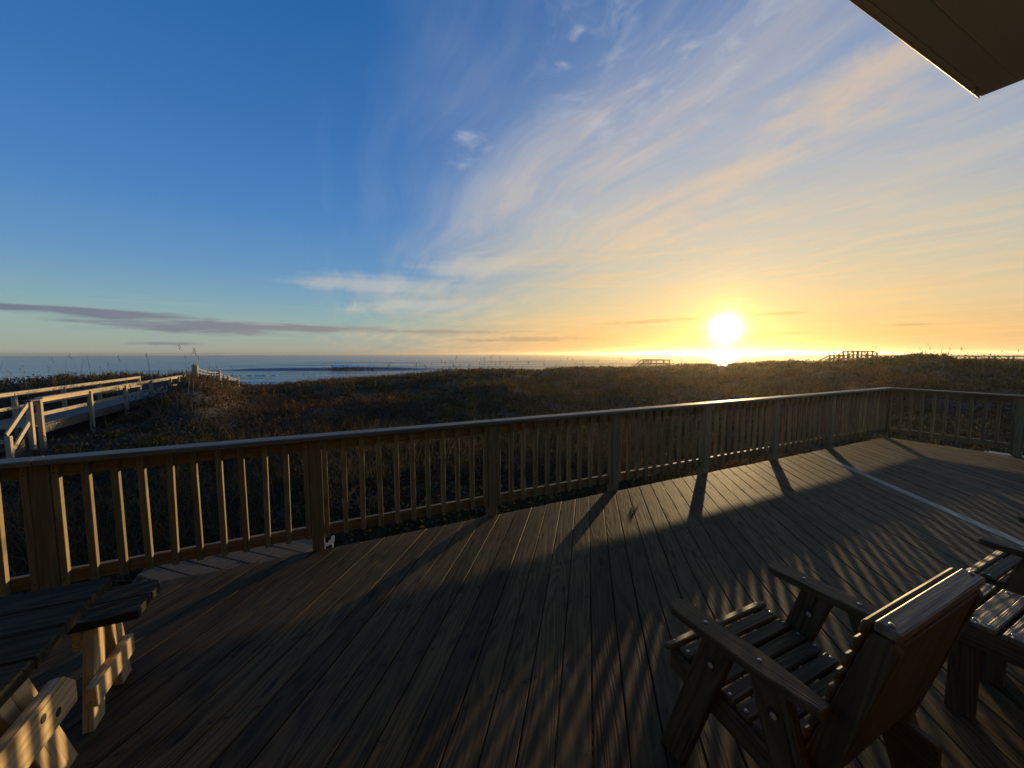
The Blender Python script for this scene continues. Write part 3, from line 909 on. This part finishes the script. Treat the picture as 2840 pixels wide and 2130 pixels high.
# ------------------------------------------------------------------ small bits by the railing
br = empty("plastic_bracket", RN(-0.035, 3.43, -0.02), ROT + 0.5)
tag(br, "small white stepped plastic bracket on a peg beside a railing post", "bracket")
prism3("plate", [(-0.035, 0, 0.045), (0.0, 0, 0.045), (0.004, 0, 0.062), (0.02, 0, 0.062), (0.024, 0, 0.085), (0.045, 0, 0.085), (0.04, 0, 0.035), (0.02, 0, 0.022), (-0.035, 0, 0.022)],
       (0, 1, 0), 0.014, (1, 0, 0), br, M_WHITE, 0.002)
plank("peg", (0.03, 0, -0.06), (0.03, 0, 0.024), 0.009, 0.009, (0, 1, 0), br, M_WHITE, 0.001)
sc = empty("paper_scrap", RN(3.62, 3.50, 0.05), 0.3)
tag(sc, "tiny torn white paper scrap caught below the bottom rail", "scrap")
prism3("torn_sheet", [(-0.05, 0, 0), (0.0, 0.0, 0.012), (0.035, 0, 0.0), (0.05, 0, 0.03), (0.0, 0, 0.022), (-0.04, 0, 0.012)], (0, 1, 0.3), 0.004, (1, 0, 0), sc, M_WHITE, 0.0)

# ------------------------------------------------------------------ boardwalk on the left
BZ = -0.95
bw = empty("boardwalk", (BW_S.x, BW_S.y, BZ), math.atan2(BW_D.y, BW_D.x))
tag(bw, "sunlit wooden boardwalk with low handrails and steps crossing the dune", "boardwalk")


def bz(z): return z - BZ


near_posts = [0, 2.33, 4.66, 6.99, 9.32, 10.49, 11.62]
far_posts = [-2.4, 0.0, 2.33, 4.66, 6.99, 9.32, 10.75]
for p in near_posts:
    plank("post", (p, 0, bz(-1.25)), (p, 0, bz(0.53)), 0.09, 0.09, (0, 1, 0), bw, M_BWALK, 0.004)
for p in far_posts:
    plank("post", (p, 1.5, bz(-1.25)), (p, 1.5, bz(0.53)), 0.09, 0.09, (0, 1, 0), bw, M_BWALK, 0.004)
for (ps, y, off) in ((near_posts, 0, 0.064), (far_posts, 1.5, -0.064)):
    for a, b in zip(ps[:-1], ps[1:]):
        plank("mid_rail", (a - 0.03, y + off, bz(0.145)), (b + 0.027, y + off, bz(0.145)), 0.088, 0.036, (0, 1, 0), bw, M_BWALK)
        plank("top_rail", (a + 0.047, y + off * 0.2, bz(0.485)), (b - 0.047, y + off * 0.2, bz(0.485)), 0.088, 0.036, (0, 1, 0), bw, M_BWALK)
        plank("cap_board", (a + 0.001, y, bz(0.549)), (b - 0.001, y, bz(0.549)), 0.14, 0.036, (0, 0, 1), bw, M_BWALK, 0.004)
    plank("rim_board", (ps[0] + 0.05 if y == 0 else ps[0], y + off * 1.1, bz(-0.23)), (11.5, y + off * 1.1, bz(-0.23)), 0.18, 0.036, (0, 1, 0), bw, M_BWDECK)  # darker plank wood puts the dune's shade into the rim's colour
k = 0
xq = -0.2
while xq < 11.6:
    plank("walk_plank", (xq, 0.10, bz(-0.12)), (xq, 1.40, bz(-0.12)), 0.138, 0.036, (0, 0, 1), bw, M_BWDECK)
    xq += 0.1455
# steps at the near end
plank("newel_post", (-0.32, 0.02, bz(-1.2)), (-0.32, 0.02, bz(0.50)), 0.09, 0.09, (0, 1, 0), bw, M_BWALK, 0.004)
plank("cap_board", (-0.40, 0.02, bz(0.52)), (-0.072, 0.02, bz(0.52)), 0.14, 0.036, (0, 0, 1), bw, M_BWDECK)
for y in (0.02, 1.42):
    plank("stair_post", (-1.08, y, bz(-1.15)), (-1.08, y, bz(-0.16)), 0.088, 0.088, (0, 1, 0), bw, M_BWALK)
    plank("stair_rail", (-0.34, y, bz(0.47)), (-1.14, y, bz(-0.13)), 0.088, 0.036, (0, -1, 0.0) if y < 1 else (0, 1, 0), bw, M_BWALK)
    plank("stair_rail", (-0.38, y, bz(0.02)), (-1.04, y, bz(-0.52)), 0.088, 0.036, (0, -1, 0), bw, M_BWALK)
    plank("stringer", (-0.2, y + (0.09 if y < 1 else -0.09), bz(-0.30)), (-1.15, y + (0.09 if y < 1 else -0.09), bz(-0.98)), 0.22, 0.038, (0, 1, 0), bw, M_BWDECK)
for i in range(3):
    plank("tread", (-0.42 - i * 0.27, 0.13, bz(-0.32 - i * 0.195)), (-0.42 - i * 0.27, 1.31, bz(-0.32 - i * 0.195)), 0.27, 0.038, (0, 0, 1), bw, M_BWDECK)
plank("landing_rail", (-1.12, 0.07, bz(-0.27)), (-1.12, 0.9, bz(-0.27)), 0.088, 0.036, (1, 0, 0), bw, M_BWALK)

# rope fence stepping down to the beach
rf = empty("rope_fence", (-0.8230 * 21, 21, 0.3))
tag(rf, "short timber piling fence strung with pale rope at the boardwalk end", "fence")
RF = [(-0.8239, 21.0, 1.01, 0.42, 0.145), (-0.7636, 25.0, 0.53, 0.06, 0.13), (-0.7406, 28.0, 0.09, -0.23, 0.10), (-0.7146, 31.0, -0.22, -0.62, 0.10)]
org = Vector((-0.8230 * 21, 21, 0.3))
tops = []
for (rt, y, zt, zb, rad) in RF:
    key = ('pile', rad)
    P0 = Vector((rt * y, y, zt)) - org
    me = disc_mesh(rad, zt - zb + 1.0, 14, M_PILE)
    link("piling", me, None, rf, Matrix.Translation(P0 - Vector((0, 0, (zt - zb + 1.0) / 2))) @ Matrix.Rotation(R(0), 4, 'X'))
    tops.append((P0, zt - zb))
for (a, ha), (b, hb) in zip(tops[:-1], tops[1:]):
    for fr in (0.22, 0.55):
        cu = []
        for i in range(9):
            s = i / 8
            p = a.lerp(b, s)
            p.z -= (ha * (1 - s) + hb * s) * fr + 0.22 * 4 * s * (1 - s) * 0.5
            cu.append(p)
        bm = bmesh.new()
        ringv = []
        for i, p in enumerate(cu):
            d = (cu[min(i + 1, 8)] - cu[max(i - 1, 0)]).normalized()
            u = d.cross(Vector((0, 0, 1))).normalized()
            v = u.cross(d)
            ringv.append([bm.verts.new(p + (u * math.cos(q * math.pi / 3) + v * math.sin(q * math.pi / 3)) * 0.024) for q in range(6)])
        for r0, r1 in zip(ringv[:-1], ringv[1:]):
            for q in range(6):
                bm.faces.new((r0[q], r0[(q + 1) % 6], r1[(q + 1) % 6], r1[q]))
        me = bpy.data.meshes.new("rope")
        bm.to_mesh(me); bm.free()
        link("rope", me, M_ROPE, rf)


# ------------------------------------------------------------------ far walkovers
def far_rails(name, label, cat, Y, segs, postlist, depth, ground_z, deck=None):
    """segs: (u0, z0, u1, z1) with u = x/y ratio; all at world y = Y and Y + depth."""
    o = empty(name, (segs[0][0] * Y, Y, ground_z))
    tag(o, label, cat)
    og = Vector((segs[0][0] * Y, Y, ground_z))
    def P(u, z, d=0.0): return Vector((u * Y, Y + d, z)) - og
    for d in (0.0, depth):
        for (u0, z0, u1, z1, drop) in segs:
            for k_ in range(3 if drop > 0.5 else 2):
                dz_ = k_ * drop / (2 if drop > 0.5 else 1)
                plank("rail", P(u0, z0 - dz_, d - 0.07), P(u1, z1 - dz_, d - 0.07), 0.14, 0.05, (0, 1, 0), o, M_FARWOOD)
        for (u, zt, zb) in postlist:
            plank("post", P(u, zb, d), P(u, zt, d), 0.14, 0.14, (0, 1, 0), o, M_FARWOOD)
    if deck:
        for (u0, u1, z) in deck:
            plank("deck_slab", P(u0, z, depth / 2), P(u1, z, depth / 2), depth, 0.12, (0, 0, 1), o, M_FARWOOD)
            tag(o.children[-1], None)
    return o


def U(px): return (px - 1420) / 1067.0
def ZZ(py, Y): return CAM_H + (-(py - 1065) * 0.99692 - 83.74) / (1067 * 0.99692 - (py - 1065) * 0.0785) * Y


Y1 = 55.0
far_rails("stair_platform", "small dark beach stair platform on the dune left of the low sun", "platform", Y1,
          [(U(1772), ZZ(1016, Y1), U(1793), ZZ(999.5, Y1), 0.45), (U(1793), ZZ(999.5, Y1), U(1857), ZZ(999.5, Y1), 0.5)],
          [(U(1798), ZZ(999.5, Y1), ZZ(1024, Y1)), (U(1820), ZZ(1000, Y1), ZZ(1024, Y1)), (U(1856), ZZ(999, Y1), ZZ(1026, Y1))], 2.2, ZZ(1024, Y1),
          [(U(1797), U(1857), ZZ(1016.5, Y1))])
Y2 = 52.0
zt = ZZ(976.5, Y2)
far_rails("beach_walkover", "timber walkover with stepped stairs on the dune right of the sun", "walkover", Y2,
          [(U(2292), ZZ(1004, Y2), U(2326), ZZ(986.5, Y2), 0.45), (U(2326), ZZ(987, Y2), U(2352), ZZ(987, Y2), 0.45), (U(2352), ZZ(983, Y2), U(2364), zt, 0.95),
           (U(2364), zt, U(2416.5), zt, 0.95), (U(2416.5), zt, U(2430), ZZ(982.5, Y2), 0.95)],
          [(U(q), ZZ(tp, Y2), ZZ(1004, Y2)) for q, tp in ((2326, 985.5), (2338.5, 985.5), (2351.7, 981.5), (2364, 974.5), (2377, 974.5), (2403.5, 974.5), (2416.5, 974.5), (2430, 981.5))], 1.6, ZZ(1004, Y2),
          [(U(2364), U(2416.5), ZZ(996, Y2))])
far_rails("walkway_fence", "long low wooden walkway handrail running right from the walkover", "handrail", Y2 + 3,
          [(U(2430 + i * 103), ZZ(989 + i * 0.5, Y2 + 3), U(2430 + (i + 1) * 103), ZZ(989.5 + i * 0.5, Y2 + 3), 0.48) for i in range(5)],
          [(U(2470 + i * 54), ZZ(989, Y2 + 3), ZZ(1004, Y2 + 3)) for i in range(9)], 1.6, ZZ(1004, Y2 + 3))
Y3 = 38.0
far_rails("lower_handrail", "pale low handrail nearer than the long walkway fence at right", "handrail", Y3,
          [(U(2716), ZZ(1012, Y3), U(2960), ZZ(1015, Y3), 0.3)], [(U(2818), ZZ(1009, Y3), ZZ(1030, Y3)), (U(2722), ZZ(1011, Y3), ZZ(1028, Y3)), (U(2920), ZZ(1011, Y3), ZZ(1030, Y3))], 1.4, ZZ(1030, Y3))
Y4 = 44.0
bq = empty("trash_barrel", (U(2614) * Y4, Y4, ZZ(995, Y4)))
tag(bq, "small blue barrel standing on the grassy dune hump at right", "barrel")
link("barrel_body", disc_mesh(0.17, 0.50, 14, M_BARREL), None, bq, Matrix.Translation((0, 0, 0.22)))
link("barrel_rim", disc_mesh(0.185, 0.05, 14, M_BARREL), None, bq, Matrix.Translation((0, 0, 0.49)))

# pale concrete walk past the right-hand railing
cw = link("concrete_walk", prism_mesh([(-0.4, -3.2), (0.35, -3.2), (0.35, 1.3), (-0.4, 1.3)], 0.5, 0.01, M_CONC), None, None,
          Matrix.Translation(RN(10.6, 1.2, -0.47)) @ Matrix.Rotation(ROT, 4, 'Z'))
tag(cw, kind='structure')


# ------------------------------------------------------------------ dune plants
def spread(n, lo, hi, amin=-62, amax=62):
    """points spread evenly over the view: log distance, even azimuth, away from deck and boardwalk."""
    a = np.radians(nr.uniform(amin, amax, n))
    g = np.exp(nr.uniform(np.log(lo), np.log(hi), n))
    x, y = g * np.sin(a), g * np.cos(a)
    rr = x * RV.x + y * RV.y
    nn = x * NV.x + y * NV.y
    ok = ~((nn < 3.75) & (rr < 9.9))
    ok &= ~((np.abs(rr + 0.85) < 1.1) & (nn < 4.6))
    bx = (x - BW_S.x) * BW_D.x + (y - BW_S.y) * BW_D.y
    by = (x - BW_S.x) * BW_L.x + (y - BW_S.y) * BW_L.y
    ok &= ~((by > -0.28) & (by < 1.85) & (bx > -2.6) & (bx < 12.6))
    D_ = np.interp(np.degrees(a), DIST[:, 0], DIST[:, 1])
    ok &= g < D_ * 1.22
    return x[ok], y[ok], g[ok]


def leaves(n, per, lo, hi, big=1.0):
    x, y, g = spread(n, lo, hi)
    if big > 1:
        k_ = g < 0.78 * np.interp(np.degrees(np.arctan2(x, y)), DIST[:, 0], DIST[:, 1])
        x, y, g = x[k_], y[k_], g[k_]
    z = height(x, y)
    patch = fbm(x * 0.13 + 5, y * 0.13, 55, 2)
    fine = nr.uniform(0, 1, len(x))
    a = np.degrees(np.arctan2(x, y))
    rust = patch + 0.16 * np.exp(-((a + 31) / 14) ** 2) * (g > 9) + fine * 0.16
    mi = np.where(rust > 0.66, 2, np.where(rust > 0.55, 3, np.where(fine > 0.5, 0, 1)))
    N = len(x)
    rc = nr.uniform(0.12, 0.30, N) * (1 + g / 60) * (0.6 + 0.9 * fbm(x * 0.5, y * 0.5, 60, 2)) * big
    cx, cy, cz = np.repeat(x, per), np.repeat(y, per), np.repeat(z, per)
    rr, gg = np.repeat(rc, per), np.repeat(g, per)
    M_ = N * per
    d = nr.normal(size=(M_, 3))
    d /= np.linalg.norm(d, axis=1)[:, None]
    rad = rr * nr.uniform(0.35, 1.0, M_) ** 0.6
    p = np.stack([cx + d[:, 0] * rad * 1.25, cy + d[:, 1] * rad * 1.25, cz + np.abs(d[:, 2]) * rad * 0.95 + 0.01], 1)
    s = (0.020 + 0.0016 * gg) * nr.uniform(0.6, 1.3, M_)
    u = nr.normal(size=(M_, 3)); u /= np.linalg.norm(u, axis=1)[:, None]
    v = np.cross(u, nr.normal(size=(M_, 3))); v /= np.linalg.norm(v, axis=1)[:, None]
    u *= s[:, None]; v *= (s * 0.55)[:, None]
    V = np.stack([p - u, p + v * 0.9 - u * 0.1, p + u, p - v * 0.9 - u * 0.1], 1).reshape(-1, 3)
    F = np.arange(M_ * 4).reshape(-1, 4)
    return V, F, np.repeat(mi, per)


V, F, mi = leaves(19000, 16, 3.9, 80)
V2, F2, mi2 = leaves(420, 150, 9, 60, 2.3)
F = np.concatenate([F, F2 + len(V)])
V = np.concatenate([V, V2])
mi = np.concatenate([mi, mi2])
scrub = link("dune_scrub", np_mesh("dune_scrub", V, F, [L_GREEN, L_OLIVE, L_RUST, L_BROWN], mi), None)
tag(scrub, kind='stuff')


def blades(x, y, z, per, lmin, lmax, wid, g, lean, spreadr):
    N = len(x)
    M_ = N * per
    gx, gy, gz, gg = (np.repeat(q, per) for q in (x, y, z, g))
    ang = nr.uniform(0, 2 * np.pi, M_)
    off = spreadr * (1 + gg / 40) * np.sqrt(nr.uniform(0, 1, M_))
    a2 = nr.uniform(0, 2 * np.pi, M_)
    bx, by = gx + off * np.cos(a2), gy + off * np.sin(a2)
    L = nr.uniform(lmin, lmax, M_)
    le = nr.uniform(0.15, 1.0, M_) * lean
    wdt = (wid + 0.00042 * gg) * nr.uniform(0.7, 1.3, M_)
    dx_, dy_ = np.cos(ang), np.sin(ang)
    fx_, fy_ = -np.cos(nr.uniform(0, 6.28, M_)), np.sin(nr.uniform(0, 6.28, M_))
    def pnt(s, side):
        h = L * (s - 0.35 * le * s * s)
        o = L * le * s * s
        ww = wdt * (1 - 0.75 * s) * side
        return np.stack([bx + dx_ * o + fx_ * ww, by + dy_ * o + fy_ * ww, gz + h], 1)
    V = np.stack([pnt(0, -1), pnt(0, 1), pnt(.5, 1), pnt(.5, -1), pnt(1, .6), pnt(1, -.6)], 1).reshape(-1, 3)
    b = np.arange(M_)[:, None] * 6
    F = np.concatenate([b + np.array([[0, 1, 2, 3]]), b + np.array([[3, 2, 4, 5]])], 0)
    return V, F, M_


x, y, g = spread(6500, 5.0, 80)
z = height(x, y)
pt2 = fbm(x * 0.2 + 9, y * 0.2, 77, 3)
keep = pt2 + 0.012 * g > nr.uniform(0.42, 0.85, len(x))
x, y, g, z = x[keep], y[keep], g[keep], z[keep]
V, F, M_ = blades(x, y, z, 20, 0.25, 0.62, 0.0022, g, 0.9, 0.16)
mi = nr.integers(0, 2, M_)
grass = link("dune_grass", np_mesh("dune_grass", V, F, [G_STRAW, G_TAN], np.concatenate([mi, mi])), None)
tag(grass, kind='stuff')

# tall sea oats along the crest
nso = 400
a = nr.uniform(-56, 54, nso)
D_ = np.interp(a, DIST[:, 0], DIST[:, 1])
g = D_ * nr.uniform(0.55, 1.06, nso)
x, y = g * np.sin(np.radians(a)), g * np.cos(np.radians(a))
bx = (x - BW_S.x) * BW_D.x + (y - BW_S.y) * BW_D.y
by = (x - BW_S.x) * BW_L.x + (y - BW_S.y) * BW_L.y
ok = ~((by > -0.5) & (by < 2.2) & (bx > -3) & (bx < 13))
x, y, g = x[ok], y[ok], g[ok]
z = height(x, y)
V1, F1, M1 = blades(x, y, z, 1, 0.8, 1.75, 0.0025, g * 0.55, 0.28, 0.02)
vs, fs = [V1], [F1]
nb = len(V1)
tip = V1.reshape(-1, 6, 3)[:, 4:6].mean(1)
pv, pf = [], []
for q in range(M1):
    if rnd.random() < 0.35: continue
    for k in range(5):
        s = (0.018 + 0.0005 * g[q]) * rnd.uniform(0.7, 1.3)
        c0 = tip[q] + np.array([rnd.uniform(-.06, .06), rnd.uniform(-.06, .06), -0.02 - k * 0.055])
        b = nb + len(pv)
        pv += [c0 + np.array([-s * .5, 0, 0]), c0 + np.array([0, s * .5, -s * 2.2]), c0 + np.array([s * .5, 0, 0]), c0 + np.array([0, -s * .5, s * 1.2])]
        pf.append([b, b + 1, b + 2, b + 3])
oats = link("sea_oats", np_mesh("sea_oats", np.concatenate([V1, np.array(pv)]), np.concatenate([F1, np.array(pf)]), [G_OAT]), None)
tag(oats, kind='stuff')

# ------------------------------------------------------------------ added haze, its golden glow stands in for lens veil
mat, t = new_mat("glow_haze")
pv_ = t.new('ShaderNodeVolumePrincipled')
pv_.inputs['Color'].default_value = (1.0, 0.86, 0.60, 1)
pv_.inputs['Density'].default_value = 0.00026
pv_.inputs['Anisotropy'].default_value = 0.80
mo_ = t.new('ShaderNodeOutputMaterial')
t.nt.links.new(pv_.outputs[0], mo_.inputs['Volume'])
hz_ = link("haze", prism_mesh([(-3700, -3700), (3700, -3700), (3700, 3700), (-3700, 3700)], 24.0, 0.0, mat), None, None, Matrix.Translation((0, 0, -4.0)))
tag(hz_, kind='stuff')
